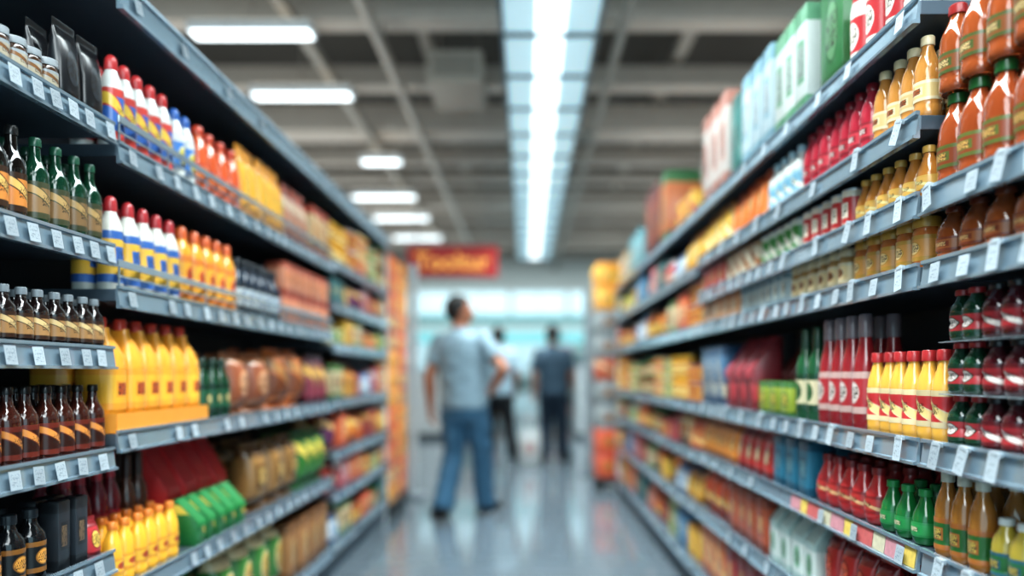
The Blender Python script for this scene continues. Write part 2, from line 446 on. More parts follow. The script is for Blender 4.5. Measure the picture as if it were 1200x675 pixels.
# ------------------------------------------------------------------ LEFT FRONT BAY
jar_amber = bottle('glass_jar', 'jar', 'small amber jar with silver lid', .082, .025, 'jar', '#4a3222', '#a3a9ad', '#b8ac94', '#8a5a2a')
blackpouch = pouch('black foil pouch', .08, .06, .2, '#1b1c20', '#101114', '#34383d')
beer_dark = bottle('glass_bottle', 'bottle', 'black glass bottle with orange label', .21, .029, 'beer', '#15110f', '#1a1a1a', '#d8842a', '#eab85e', '#3a2415', rough=.06, coat=1., seg=28)
beer_green = bottle('glass_bottle', 'bottle', 'dark green glass bottle with tan label', .205, .0285, 'beer', '#154530', '#1b503a', '#8a6a44', '#b5925a', '#40442e', rough=.06, coat=1., trans=.35, seg=28)
soy = bottle('sauce_bottle', 'bottle', 'small black sauce bottle with silver cap', .128, .0235, 'sauce', '#1d1413', '#7d8489', '#a87c4a', '#dcbc80', '#3a2418', rough=.08, coat=1., seg=28)
brown_oval = bottle('sauce_bottle', 'bottle', 'brown bottle with brown and orange label', .17, .0275, 'beer', '#3a1810', '#161211', '#34160f', '#d8872f', '#6a2416', labz=(.08, .5), rough=.06, coat=1., seg=28)
black_med = bottle('sauce_bottle', 'bottle', 'black bottle with gold label device', .16, .031, 'sauce', '#131416', '#2a3035', '#1b1d1f', '#e09a33', '#8c5a1e')
dark_box = carton('slim black carton', .045, .045, .165, '#2a3036', '#1b1f23', '#7a6248')
redbag = pouch('small red bag', .06, .06, .1, '#c0222c', '#8a1820', '#ecc050')
F = 'front left'
row(-1, pl(F, 0), L1[0], 1.43, 1.70, jar_amber, rows=2, gap=.005)
row(-1, pl(F, 0), L1[0], 1.70, 1.885, blackpouch, rows=2)
row(-1, pl(F, 1), L1[1], 1.478, 1.602, beer_dark, rows=2, gap=.003)
row(-1, pl(F, 1), L1[1], 1.604, 1.886, beer_green, rows=3, gap=.002)
row(-1, pl(F, 2), L1[2], 1.46, 1.885, soy, rows=3, gap=.004)
row(-1, pl(F, 3), L1[3], 1.46, 1.885, brown_oval, rows=3, gap=.004)
row(-1, pl(F, 4), L1[4], 1.45, 1.67, black_med, rows=2, gap=.004)
row(-1, pl(F, 4), L1[4], 1.675, 1.80, dark_box, rows=2, gap=.003)
row(-1, pl(F, 4), L1[4], 1.805, 1.88, redbag, rows=2)

# ------------------------------------------------------------------ LEFT MIDDLE BAY
F = 'middle left'
wbr = bottle('squeeze_bottle', 'bottle', 'white squeeze bottle with red cap', .25, .0315, 'dome', '#d4d5d0', '#b81f22', '#2f66b4', '#e8c03a', '#cc3a2e')
blue_b = bottle('squeeze_bottle', 'bottle', 'white bottle with blue cap and label', .235, .033, 'dome', '#d0d3d3', '#2f64b0', '#3f80c8', '#ead84a', '#d8dad4')
org_b = bottle('sauce_bottle', 'bottle', 'orange bottle with red-orange cap', .235, .037, 'juice', '#dc5a1e', '#cc3c16', '#e67c2c', '#ecba6c')
ylw_pack = pouch('yellow stand-up pouch', .085, .085, .29, '#f4b00a', '#e89a06', '#fad44a')
pink_pack = pouch('pale pink pouch', .085, .08, .27, '#cc8868', '#b0543e', '#e8d0b2')
cream_box = carton('cream carton with red bands', .08, .08, .25, '#d6b888', '#b04830', '#d48830')
row(-1, pl(F, 0), L2[0], 1.91, 2.25, wbr, rows=2, gap=.002)
row(-1, pl(F, 0), L2[0], 2.255, 2.41, blue_b, rows=2, gap=.002)
row(-1, pl(F, 0), L2[0], 2.42, 2.78, org_b, rows=2, gap=.003)
row(-1, pl(F, 0), L2[0], 2.79, 3.28, ylw_pack, rows=1)
row(-1, pl(F, 0), L2[0], 3.30, 3.65, pink_pack, rows=1)
row(-1, pl(F, 0), L2[0], 3.67, 3.98, cream_box)
wb2 = bottle('squeeze_bottle', 'bottle', 'white bottle with yellow and blue label', .255, .032, 'dome', '#d4d2c8', '#ae2028', '#e0b02e', '#2d63ac', '#2d63ac')
oy_b = bottle('squeeze_bottle', 'bottle', 'golden yellow bottle with orange cap', .255, .036, 'dome', '#e6980e', '#d45a12', '#eca81c', '#d44814', '#e07a10')
bluewh = bottle('sauce_bottle', 'bottle', 'dark blue bottle with white label', .22, .034, 'sauce', '#223040', '#182028', '#c0c8cc', '#4a7cac')
peach = carton('peach carton with orange emblem', .09, .09, .14, '#cc8260', '#a8482e', '#e88026')
row(-1, pl(F, 1), L2[1], 1.91, 2.30, wb2, rows=2, gap=.002)
row(-1, pl(F, 1), L2[1], 2.31, 2.74, oy_b, rows=2, gap=.003)
row(-1, pl(F, 1), L2[1], 2.76, 3.22, bluewh, rows=2, gap=.004)
row(-1, pl(F, 1), L2[1], 3.24, 3.98, peach, rows=1, stack=2)
yjug = jug('yellow jug with red cap', .275, .08, .115, '#f0a004', '#cc3418', '#f2b41a', '#d8560e')
grn_can = bottle('glass_bottle', 'bottle', 'dark green squat bottle', .21, .034, 'sauce', '#123f28', '#0e2e20', '#205e40', '#d0c07c')
brn_bag = pillow('reddish brown snack bag', .15, .15, .24, '#9c5432', '#b07048', '#d2966c')
brn_bag2 = pillow('dark brown snack bag', .16, .16, .27, '#804628', '#c4681e', '#b07a44')
row(-1, pl(F, 2), L2[2], 1.91, 2.435, yjug, rows=2, base=.034, jit=.02, gap=.002)
row(-1, pl(F, 2), L2[2], 2.46, 2.69, grn_can, rows=2, gap=.004)
row(-1, pl(F, 2), L2[2], 2.71, 3.16, brn_bag, rows=2, jit=.2)
row(-1, pl(F, 2), L2[2], 3.18, 3.66, brn_bag2, rows=2, jit=.2)
row(-1, pl(F, 2), L2[2], 3.68, 3.98, pouch('plum and gold pouch', .09, .08, .25, '#8a3448', '#5e2030', '#e0b050'), rows=1)
def tray(label, side, y0, y1, z, depth, hh, col, inset=.004):
    fx = LX if side < 0 else RX
    org = (fx+side*(inset+depth/2), (y0+y1)/2, z)
    r = thing('display_tray', label, 'tray', org, 0)
    w = (y1-y0)/2; d = depth/2; m = mat(col, .55)
    link('tray_base', MB().box(-d, d, -w, w, 0, .004).mesh('tray_base', m, False), r)
    for sx in (-1, 1):
        link('tray_side', MB().box(sx*d-.0015, sx*d+.0015, -w, w, .003, hh if sx == -side else hh*1.25).mesh('tray_side', m, False), r)
    for sy in (-1, 1):
        link('tray_end', MB().box(-d, d, sy*w-.0015, sy*w+.0015, .003, hh).mesh('tray_end', m, False), r)
tray('long yellow cardboard tray under the yellow jugs with red caps', -1, 1.901, 2.445, L2[2]+.0203, .28, .052, '#e08e10')
a, b = 1.906, 2.44
r = link('tray_liner', MB().box(-.132, .132, -(b-a)/2, (b-a)/2, 0, .0295, .001).mesh('tray_liner', mat('#b9813a', .7), False), None, (LX-.004-.14, (a+b)/2, L2[2]+.0245))
tag(r, 'brown corrugated liner inside the yellow tray under the jugs', 'packing')
wine_red = bottle('glass_bottle', 'bottle', 'dark red bottle with maroon foil', .335, .029, 'wine', '#7c1a2c', '#b0243a', '#b02c3c', '#d87840')
ypack = bottle('drink_bottle', 'bottle', 'small yellow bottle with orange cap', .17, .027, 'juice', '#eeac0a', '#dc7a0a', '#f2bc26', '#d04a18', '#e4940a')
brn_b = bottle('glass_bottle', 'bottle', 'brown bottle with cream label', .32, .029, 'wine', '#5c3626', '#3e2720', '#a8845c', '#ccaa78')
grn_wedge = wedge('green slant-top pack', .07, .085, .15, '#106a30', '#187c3c', '#d8b834', lo=.5)
red_tall = wedge('tall red slant-top carton', .1, .1, .32, '#d81c20', '#c4181a', '#f07050')
tan_bag = pillow('tan snack bag', .15, .15, .28, '#9c723e', '#6c4a26', '#cca45c')
row(-1, pl(F, 3), L2[3], 1.91, 2.29, ypack, rows=2, inset=.012, gap=.002)
row(-1, pl(F, 3), L2[3], 1.905, 2.19, wine_red, rows=2, inset=.135, gap=.001)
row(-1, pl(F, 3), L2[3], 2.20, 2.35, brn_b, rows=2, inset=.135, gap=.001)
row(-1, pl(F, 3), L2[3], 2.37, 2.8, grn_wedge, rows=1, gap=.004, jit=.25)
row(-1, pl(F, 3), L2[3], 2.40, 2.9, red_tall, rows=1, inset=.125, jit=.2)
row(-1, pl(F, 3), L2[3], 2.93, 3.52, tan_bag, rows=2, jit=.2)
grn_bag = pillow('leaf green snack bag', .14, .14, .28, '#367c32', '#205c24', '#dac04c')
row(-1, pl(F, 3), L2[3], 3.54, 3.98, grn_bag, rows=2)
row(-1, pl(F, 4), L2[4], 2.6, 3.3, pillow('green and cream snack bag', .15, .14, .3, '#407c38', '#d0bc8e', '#c49e3c'), rows=2)
row(-1, pl(F, 4), L2[4], 3.3, 3.98, carton('brown parcel carton', .13, .12, .26, '#a4703c', '#7a5028', '#cca058'), rows=2)

# ------------------------------------------------------------------ generic far assortment
AS = [
     carton('orange carton with cream emblem', .1, .09, .17, '#e0601a', '#ba4012', '#ecd08e'),
     carton('crimson carton with gold emblem', .09, .09, .18, '#aa1a26', '#820e16', '#dea432'),
     carton('blue carton with white emblem', .1, .08, .17, '#448cb4', '#286490', '#d8e4e8'),
     carton('cream carton with green bands', .08, .08, .16, '#d0ba8e', '#387232', '#b4481e'),
     carton('pink carton with white emblem', .09, .08, .17, '#c8646c', '#a83e4a', '#e2ccc8'),
     carton('lemon yellow carton', .09, .08, .16, '#eebe1e', '#d6920c', '#cc3c1a'),
     carton('dark teal carton', .08, .08, .17, '#1c686c', '#104a4e', '#d0c07c'),
     pouch('orange stand-up pouch', .09, .08, .17, '#e26c16', '#c44810', '#ecc47a'),
     pouch('salmon pink pouch', .09, .08, .17, '#d4745e', '#b4442e', '#ead4be'),
     pouch('mustard yellow pouch', .09, .08, .17, '#da9e18', '#b47408', '#eed688'),
     pouch('moss green pouch', .08, .08, .16, '#64822a', '#3e581e', '#dccc88'),
     pouch('deep red pouch', .09, .08, .17, '#a0141a', '#740c10', '#e4ac44'),
     pouch('white pouch with blue seal', .09, .08, .17, '#d2d8da', '#286aa6', '#76accf'),
     pillow('bright orange snack bag', .12, .1, .17, '#e88416', '#ca500e', '#f0d06e'),
     pillow('brick red snack bag', .12, .1, .17, '#b63620', '#901e14', '#e8ba76'),
     pillow('cream snack bag', .12, .1, .17, '#d2bc8e', '#b4762e', '#aa441e'),
     pillow('purple snack bag', .11, .1, .17, '#6c305a', '#481e40', '#dca662'),
     can('tomato red can', .11, .036, '#be1a14', '#e0ba56', '#e6dab8'),
     can('green vegetable can', .11, .036, '#2e7a30', '#d4c888', '#e8dcb4'),
     can('amber can with red emblem', .11, .036, '#d6983c', '#aa4a1a', '#bc381e'),
     bottle('sauce_bottle', 'bottle', 'red sauce bottle with white cap', .17, .032, 'sauce', '#b2140f', '#d8d8d4', '#dcd0b8', '#c02e18', '#ae140f'),
     bottle('sauce_bottle', 'bottle', 'amber bottle with yellow label', .17, .032, 'sauce', '#924814', '#26201a', '#e4b22a', '#e8d89e', '#924814'),
     bottle('sauce_bottle', 'bottle', 'pale green bottle with white cap', .17, .032, 'round', '#7ca652', '#dcdcd8', '#ccd4a6', '#407a38', '#407a38'),
     bottle('glass_jar', 'jar', 'honey jar with yellow lid', .13, .036, 'jar', '#c87610', '#e2ae1c', '#e8d290', '#b25614'),
     bottle('glass_jar', 'jar', 'red sauce jar with green lid', .13, .036, 'jar', '#aa2212', '#226c36', '#ded0a2', '#ba2e1a'),
     gable('small green gable pack', .09, .09, .17, '#309042', '#d4dacc', '#dec84e'),
     wedge('red slant-top pack with cream emblem', .09, .09, .17, '#b02420', '#8c1814', '#e4d0a8'),
     wedge('golden slant-top pack with brown emblem', .09, .09, .17, '#d89a24', '#b4741a', '#7a4a20'),
]
def fit(maxh): return [P for P in AS if P['h'] <= maxh]
def fill_level(side, bay, i, z, up, y0, y1, segs):
    clear = up-.034-(z+.02)-.012
    pool = [P for P in fit(clear) if P['h'] > clear*.6 or P['h']*2 < clear]
    if not pool: pool = fit(clear)
    if not pool: return
    ps = random.sample(pool, min(segs, len(pool)))
    ws = [random.uniform(.7, 1.3) for _ in ps]; tot = sum(ws)
    y = y0
    for P, wt in zip(ps, ws):
        L = (y1-y0)*wt/tot
        st = 2 if P['h']*2 < clear and P['kind'] in ('carton', 'food_can', 'glass_jar') else 1
        sc = min(random.uniform(.82, 1.3), clear/(P['h']*st))
        row(side, pl(bay, i), z, y+.004, y+L-.004, P, rows=2 if z < .8 else 1, stack=st, gap=.01, sc=sc, jit=.12)
        y += L
for i, z in enumerate(L3):
    fill_level(-1, 'far left', i, z, 2.13 if i == 0 else L3[i-1], 4.03, 5.6, 6)

# ------------------------------------------------------------------ RIGHT FRONT BAY
F = 'front right'
juice = bottle('juice_bottle', 'bottle', 'amber sauce bottle with red cap', .185, .036, 'juice', '#a84f18', '#941a16', '#84481a', '#d0b074', '#4d5a2c', rough=.05, coat=1., trans=.3, seg=32)
juice_g = bottle('juice_bottle', 'bottle', 'amber sauce bottle with green cap', .2, .039, 'juice', '#a04612', '#205a28', '#843a14', '#ce9c4c', '#5a642c', rough=.05, coat=1., trans=.3, seg=32)
juice_s = bottle('juice_bottle', 'bottle', 'squat amber juice bottle', .118, .036, 'juice', '#a85214', '#742e14', '#945220', '#c89c62', rough=.05, coat=1., trans=.3, seg=32)
row(1, pl(F, 0), R1[0], 1.16, 1.562, juice_g, rows=3, gap=.001)
row(1, pl(F, 0), R1[0], 1.16, 1.562, juice, rows=2, base=.2005, inset=.016, gap=.001)
row(1, pl(F, 1), R1[1], 1.16, 1.562, juice_s, rows=3, gap=.002)
cola = bottle('drink_bottle', 'bottle', 'dark red drink bottle', .104, .027, 'bulb', '#430e16', '#1a181e', '#9c1822', '#d0c4bc', '#5c1018', rough=.06, coat=1., labz=(.12, .56), seg=28)
colag = bottle('drink_bottle', 'bottle', 'dark green drink bottle', .104, .0255, 'bulb', '#123824', '#a01820', '#a82028', '#d0c4bc', '#123824', rough=.06, coat=1., labz=(.12, .56), seg=28)
for s in range(3):
    pn = pl(F, 2)+(' lower layer', ' middle layer', ' upper layer')[s]
    row(1, pn, R1[2], 1.16, 1.40, cola, rows=3, base=s*.1075, gap=.001)
    row(1, pn, R1[2], 1.402, 1.508, colag, rows=3, base=s*.1075, gap=.001)
    if s < 2:
        y0, y1 = 1.155, 1.51
        o = link('layer_sheet', MB().box(-.09, .09, -(y1-y0)/2, (y1-y0)/2, 0, .0018).mesh('layer_sheet', mat('#808a90', .25), False), None, (RX+.008+.09, (y0+y1)/2, R1[2]+.0207+.1043+s*.1075))
        tag(o, f"thin grey layer sheet between {'lower and middle' if s == 0 else 'middle and upper'} dark red drink bottles", 'sheet')
go_b = bottle('juice_bottle', 'bottle', 'amber bottle with green label', .175, .026, 'juice', '#a0661e', '#c4c0b0', '#286028', '#ccac48', '#a05c1c', rough=.08, coat=1., labz=(.08, .46), seg=28)
wg_b = bottle('juice_bottle', 'bottle', 'yellow-green bottle with white cap', .115, .026, 'juice', '#b09a30', '#c8ccc8', '#2c7036', '#d8b644', '#2c6070', rough=.08, coat=1., labz=(.08, .46), seg=28)
row(1, pl(F, 3), R1[3], 1.16, 1.375, wg_b, rows=3, gap=.001)
row(1, pl(F, 3), R1[3], 1.38, 1.562, go_b, rows=3, gap=.001)

# ------------------------------------------------------------------ RIGHT MIDDLE BAY
F = 'middle right'
canis = bottle('canister', 'canister', 'red and white canister', .2, .037, 'canister', '#d0ccc6', '#b41c22', '#b21c24', '#e0d6c8', '#d6d2c8')
gbox = carton('tall green carton on the shelving top', .15, .12, .36, '#2a6e3a', '#1e5a2c', '#5c8e60')
wbox = carton('tall white carton on the shelving top', .09, .12, .34, '#c2c8c4', '#5c9470', '#a8b8b0')
bbox = carton('tall pale-blue carton on shelving top', .1, .12, .36, '#b4c6cc', '#7ca4b4', '#c8d2d4')
tbox = carton('teal carton on the shelving top', .12, .12, .34, '#38807a', '#286a62', '#6aa098')
rwbox = carton('white and red carton, shelving top', .11, .13, .42, '#ccc0b8', '#b87c6c', '#bc6a54')
row(1, pl(F, 0), R2[0], 1.60, 1.98, canis, rows=2, gap=.004)
row(1, pl(F, 0), R2[0], 2.02, 2.19, gbox, inset=.03)
row(1, pl(F, 0), R2[0], 2.24, 2.54, wbox)
row(1, pl(F, 0), R2[0], 2.55, 2.93, bbox)
row(1, pl(F, 0), R2[0], 2.95, 3.08, tbox)
row(1, pl(F, 0), R2[0], 3.12, 3.58, rwbox)
F2 = pl(F, 1)
row(1, F2, R2[1], 1.58, 1.83, bottle('juice_bottle', 'bottle', 'pale amber bottle with cream label', .185, .029, 'juice', '#b4782e', '#d2c29c', '#ccb074', '#a85620', rough=.08, coat=1.), rows=2, gap=.003)
row(1, F2, R2[1], 1.84, 2.3, bottle('sauce_bottle', 'bottle', 'raspberry red bottle', .185, .031, 'juice', '#a21a30', '#861424', '#b82e3c', '#d8c0b8', rough=.12), rows=2, gap=.003)
row(1, F2, R2[1], 2.32, 2.62, bottle('sauce_bottle', 'bottle', 'white bottle with light-blue label', .18, .033, 'sauce', '#cfd0cb', '#9cbcc8', '#70a4ba', '#dcd8c6'), rows=1, gap=.004)
row(1, F2, R2[1], 2.64, 3.1, pouch('pumpkin orange pouch', .09, .08, .19, '#de741c', '#c45210', '#e8b86a'))
row(1, F2, R2[1], 3.12, 3.58, pouch('straw yellow pouch', .09, .08, .19, '#dcaa2e', '#bc7c18', '#ecd898'))
F2 = pl(F, 2)
row(1, F2, R2[2], 1.58, 1.93, bottle('juice_bottle', 'bottle', 'small honey-coloured bottle', .118, .027, 'round', '#b4701e', '#cc9e42', '#d2a046', '#e0cc8c', rough=.08, coat=1.), rows=2, gap=.002)
row(1, F2, R2[2], 1.95, 2.3, can('red and cream can', .115, .032, '#b21c1c', '#d6c8b4', '#e0d4c0'), rows=1, gap=.004)
row(1, F2, R2[2], 2.32, 2.7, can('green and white can', .115, .032, '#38843a', '#d0d4c4', '#e0dcc8'), rows=1, gap=.004)
row(1, F2, R2[2], 2.72, 3.15, carton('low cream carton', .1, .09, .115, '#ccbfa4', '#a88460', '#ac6836'))
row(1, F2, R2[2], 3.17, 3.58, carton('low red carton', .1, .09, .115, '#b02a20', '#8a1814', '#d4a044'))
F2 = pl(F, 3)
row(1, F2, R2[3], 1.58, 1.95, bottle('glass_jar', 'jar', 'low orange jar', .116, .03, 'jar', '#b4621c', '#b4862a', '#c88a3a', '#e0c086'), rows=2, gap=.003)
row(1, F2, R2[3], 1.97, 2.4, bottle('glass_jar', 'jar', 'low tan jar', .112, .032, 'jar', '#9c7644', '#baab8a', '#c8b082', '#9c602a'), rows=1, gap=.004)
row(1, F2, R2[3], 2.42, 2.95, can('low silver can', .112, .032, '#a4b0b0', '#64848e', '#ccc4ac'), gap=.004)
row(1, F2, R2[3], 2.97, 3.58, carton('low peach carton', .1, .09, .112, '#ca8a58', '#9c542a', '#e0c494'))
F2 = pl(F, 4)
ball_b = bottle('drink_bottle', 'bottle', 'yellow and red bottle with red cap', .2, .0255, 'bulb', '#dea230', '#b41c20', '#bc1c22', '#e4c87c', '#d4c094', labz=(.16, .56), rough=.08, coat=.9)
row(1, F2, R2[4], 1.52, 1.865, ball_b, rows=2, gap=.001)
row(1, F2, R2[4], 1.88, 2.18, bottle('glass_bottle', 'bottle', 'tall tapered dark red bottle', .305, .033, 'taper', '#8c121c', '#7a6c70', '#a41c26', '#ccc0b8', '#b89890'), rows=2, gap=.002)
row(1, F2, R2[4], 2.19, 2.36, bottle('glass_bottle', 'bottle', 'green bottle with cream label', .29, .031, 'wine', '#1c5432', '#14422c', '#d0c49e', '#327640'), rows=2, gap=.004)
row(1, F2, R2[4], 2.37, 2.72, carton('yellow-green carton', .09, .08, .12, '#8c9a26', '#306628', '#dec436'), rows=1)
row(1, F2, R2[4], 2.37, 2.72, wedge('red-brown slant-top pack', .1, .1, .27, '#7c2c20', '#581a14', '#c4602c'), rows=1, inset=.105, jit=.25)
row(1, F2, R2[4], 2.74, 3.16, wedge('maroon slant-top pack with red emblem', .1, .11, .29, '#7c1420', '#941c2a', '#b82c34'), rows=1, jit=.3)
row(1, F2, R2[4], 3.18, 3.58, carton('slate blue carton', .1, .09, .27, '#467294', '#2a4e6e', '#c8bea6'), rows=1)
F2 = pl(F, 5)
row(1, F2, R2[5], 1.59, 1.80, bottle('squeeze_bottle', 'bottle', 'short green bottle with green cap', .125, .029, 'round', '#127034', '#1f8444', '#249048', '#d8d4a8'), rows=3, gap=.002)
row(1, F2, R2[5], 1.81, 2.2, bottle('sauce_bottle', 'bottle', 'squat red bottle with dark red cap', .145, .036, 'round', '#bc181c', '#841418', '#bc2824', '#dcac78', '#961216', labz=(.2, .5)), rows=3, gap=.002)
row(1, F2, R2[5], 2.22, 2.56, carton('teal blue carton', .085, .08, .17, '#207c98', '#145a74', '#6eb0c0'), rows=2)
row(1, F2, R2[5], 2.58, 3.0, pouch('scarlet pouch with cream emblem', .09, .08, .175, '#b8241e', '#8e1612', '#e2cca2'), rows=2)
row(1, F2, R2[5], 3.02, 3.58, pouch('amber yellow pouch', .09, .08, .175, '#d8841a', '#b05a0e', '#e8c476'), rows=2)
F2 = pl(F, 6)
row(1, F2, R2[6], 1.75, 2.14, pillow('tomato red snack bag', .09, .08, .2, '#b81c16', '#8e100c', '#d44e2a'), rows=3)
row(1, F2, R2[6], 2.16, 2.6, gable('white gable pack', .085, .085, .21, '#c0c8c2', '#98aeaa', '#5c9a6c'), rows=2)
row(1, F2, R2[6], 2.62, 3.1, carton('rust carton', .1, .09, .2, '#ac481c', '#802e10', '#dca05a'), rows=2)
row(1, F2, R2[6], 3.12, 3.58, pillow('orange red snack bag', .12, .1, .2, '#d84c1a', '#a8320e', '#e8b25a'), rows=2)
F2 = pl(F, 7)
row(1, F2, R2[7], 2.7, 3.15, carton('large red carton', .14, .11, .22, '#a81a20', '#7c1014', '#dc9436'), rows=1)
row(1, F2, R2[7], 3.17, 3.58, carton('large orange carton', .13, .11, .22, '#d86e1a', '#b24c10', '#e8c47a'), rows=1)
for i, z in enumerate(R3):
    if i == 0: continue
    fill_level(1, 'third right', i, z, R3[i-1], 3.63, 5.28, 6)
    fill_level(1, 'far right', i, z, R3[i-1], 5.33, 6.93, 5)
row(1, pl('third right', 0), R3[0], 4.50, 4.72, carton('orange-brown carton with green bands, shelving top', .2, .22, .45, '#c0662a', '#3a6c40', '#c08a4a'))
row(1, pl('third right', 0), R3[0], 4.73, 5.27, carton('large brown-red carton, shelving top', .26, .2, .46, '#7a3026', '#60221a', '#a05a34'))
row(1, pl('third right', 0), R3[0], 3.75, 4.2, carton('small yellow carton, shelving top', .14, .14, .15, '#d8a628', '#b67c14', '#cc4c2a'))
row(1, pl('far right', 0), R3[0], 5.5, 6.1, carton('light teal carton, shelving top', .18, .15, .3, '#7cacb2', '#5a929a', '#b8cac8'))
row(1, pl('far right', 0), R3[0], 6.2, 6.8, carton('cream white carton, shelving top', .17, .15, .24, '#c8bca2', '#a88048', '#c46632'))

# carton towers closing the two runs
def plinth(label, x, y, hx_, hy_):
    s = thing('display_stand', label, 'stand', (x, y, 0))
    link('platform', MB().box(-hx_, hx_, -hy_, hy_, .06, .12, .006).mesh('platform', mat('#2a2d30', .5), False), s)
    for sx in (-1, 1):
        for sy in (-1, 1):
            link('foot', MB().box(sx*(hx_-.06)-.03, sx*(hx_-.06)+.03, sy*(hy_-.06)-.03, sy*(hy_-.06)+.03, 0, .061, .004).mesh('foot', mat('#1c1e20', .5), False), s)
plinth('low black display plinth under the right-hand carton tower', .93, 7.3, .26, .24)
tw_o = carton('orange tower carton', .24, .44, .24, '#ee5606', '#d84406', '#f08a1e')
tw_c = carton('grey tower carton', .24, .44, .235, '#9aa0a0', '#7c8486', '#ac7e5e')
tw_r = carton('rust orange tower carton', .24, .44, .22, '#cc5622', '#a24018', '#e0b482')
tw_y = carton('yellow tower carton', .24, .44, .23, '#f8ae06', '#ea9404', '#fac83c')
zz = .1205; lay = 0
for P, k in ((tw_o, 2), (tw_c, 2), (tw_r, 1), (tw_c, 2), (tw_y, 2)):
    for j in range(k):
        for sx in (-1, 1):
            put(P, .93+sx*.125, 7.3, zz, random.uniform(-.01, .01), f"{P['desc']}, {ordw(lay)} layer up, {'aisle' if sx < 0 else 'wall'} side, right-hand stack", 'cartons stacked in the right-hand end tower')
        zz += P['h']+.0008; lay += 1
plinth('low black display plinth under the left-hand carton tower', LX-.2, 6.06, .23, .4)
e_y = carton('bright yellow end carton', .188, .38, .15, '#f6ac08', '#ec9006', '#d86a1a')
e_o = carton('bright orange end carton', .188, .38, .15, '#ee7008', '#dc5808', '#f4b03a')
e_c = carton('cream and red end carton', .188, .38, .15, '#e0b878', '#b83a20', '#d8842c')
zz = .1205
for lay in range(13):
    for k in range(4):
        P = (e_y, e_o, e_y, e_c, e_o)[(lay*2+k//2+(lay % 3)) % 5]
        put(P, LX-.185, 6.06+(k-1.5)*.193, zz, PI/2+random.uniform(-.006, .006), f"{P['desc']}, {ordw(lay)} layer up, {ordw(k)} from the near end, left-hand stack", 'cartons stacked in the left-hand end tower')
    zz += .1508

r = thing('divider_panel', 'pale grey upright divider pillar past the right-hand shelving', 'panel', (.725, 8.2, 0))
link('board', MB().box(-.075, .075, -.05, .05, .03, 2.1, .005).mesh('board', mat('#8a969c', .5), False), r)
link('foot', MB().box(-.11, .11, -.12, .12, 0, .032, .004).mesh('foot', mat('#555d63', .4), False), r)
r = thing('divider_panel', 'white upright divider panel past the left-hand shelving', 'panel', (-1.05, 6.72, 0))
link('board', MB().box(-.04, .04, -.02, .02, .03, 2.15, .005).mesh('board', mat('#b8c3c8', .5), False), r)
link('foot', MB().box(-.1, .1, -.12, .12, 0, .032, .004).mesh('foot', mat('#767f85', .4), False), r)

# ------------------------------------------------------------------ room
XL, XR, YF, YB, ZC = -8, 8, -5, 19, 4.7
fm = mat('#5c666d', .09, noise=.05, nscale=1.2, spec=.7)
struct('floor', MB().box(XL, XR, YF, YB, -.1, 0), fm)
struct('ceiling', MB().box(XL, XR, YF, YB, ZC, ZC+.1), mat('#474642', .9, noise=.25, nscale=1.5))
wm = mat('#b9b3a6', .8, noise=.05, nscale=1)
struct('wall_left', MB().box(XL-.1, XL, YF, YB, 0, ZC), wm)
struct('wall_right', MB().box(XR, XR+.1, YF, YB, 0, ZC), wm)
struct('wall_back', MB().box(XL, XR, YB, YB+.1, 0, ZC), mat('#c9cfcd', .8, noise=.05))
struct('baseboard_back', MB().box(XL, XR, YB-.03, YB-.001, 0, .12), mat('#7e8a90', .5))
tn = 1
bm_ = mat('#a8a299', .7, noise=.1)
bm2 = mat('#929089', .7, noise=.1)
for y, hw, z0, z1 in ((2.6, .1, 4.0, 4.2), (4.2, .1, 4.0, 4.2), (5.1, .05, 4.0, 4.12), (5.85, .11, 3.95, 4.2), (7.3, .1, 4.0, 4.2), (8.45, .22, 3.9, 4.2), (9.9, .1, 4.0, 4.2), (10.9, .08, 4.0, 4.15), (12.2, .14, 3.92, 4.2), (13.6, .1, 4.0, 4.2), (15.0, .14, 3.92, 4.2), (16.6, .1, 4.0, 4.2), (17.9, .1, 4.0, 4.2)):
    struct(f'trim_{tn}', MB().box(XL, XR, y-hw, y+hw, z0, z1), bm_); tn += 1
for x, hw, z0 in ((-4.6, .03, 3.8), (-1.78, .04, 3.8), (-.95, .05, 4.25), (.75, .03, 3.8), (1.5, .06, 4.25), (3.0, .03, 3.8), (4.8, .03, 3.8)):
    struct(f'trim_{tn}', MB().box(x-hw, x+hw, YF, YB, z0, z0+.08), bm2); tn += 1
struct(f'trim_{tn}', MB().box(XL, XR, YB-.12, YB-.001, 2.46, 2.62), mat('#5eaaae', .4)); tn += 1
for i in range(5):
    x0 = -3.4+i*1.5
    w = link(f'window_{i+1}', MB().box(x0, x0+1.46, YB-.05, YB-.002, 2.64, 3.3).mesh('window_frame', mat('#b5c1c5', .4), False)); w['kind'] = 'structure'
    for j in range(2):
        link('pane', MB().box(x0+.03+j*.71, x0+.72+j*.71, YB-.06, YB-.049, 2.67, 3.27).mesh('pane', mat('#c4e2ea', .2, emit=.5), False), w)
def duct(label, x, z, y0, y1, rr, col):
    o = thing('air_duct', label, 'duct', (x, (y0+y1)/2, z))
    L = (y1-y0)/2
    mb = MB(); mb.seg((0, -L, 0), (0, L, 0), rr, rr, 20)
    link('pipe', mb.mesh('pipe', mat(col, .5, metal=.2)), o)
    yy = -L+.5
    while yy < L:
        link('flange', MB().seg((0, yy-.02, 0), (0, yy+.02, 0), rr*1.06, rr*1.06, 20).mesh('flange', mat(col, .4, metal=.3)), o); yy += 2.0
    for yy in (-L*.6, 0, L*.6):
        link('hanger', MB().seg((0, yy, rr*.9), (0, yy, ZC-z), .012, .012, 6).mesh('hanger', mat('#8a857e', .5)), o)
duct('round pale air duct running along the ceiling above the left shelving', -3.75, 3.72, 3, 17, .12, '#a19d95')
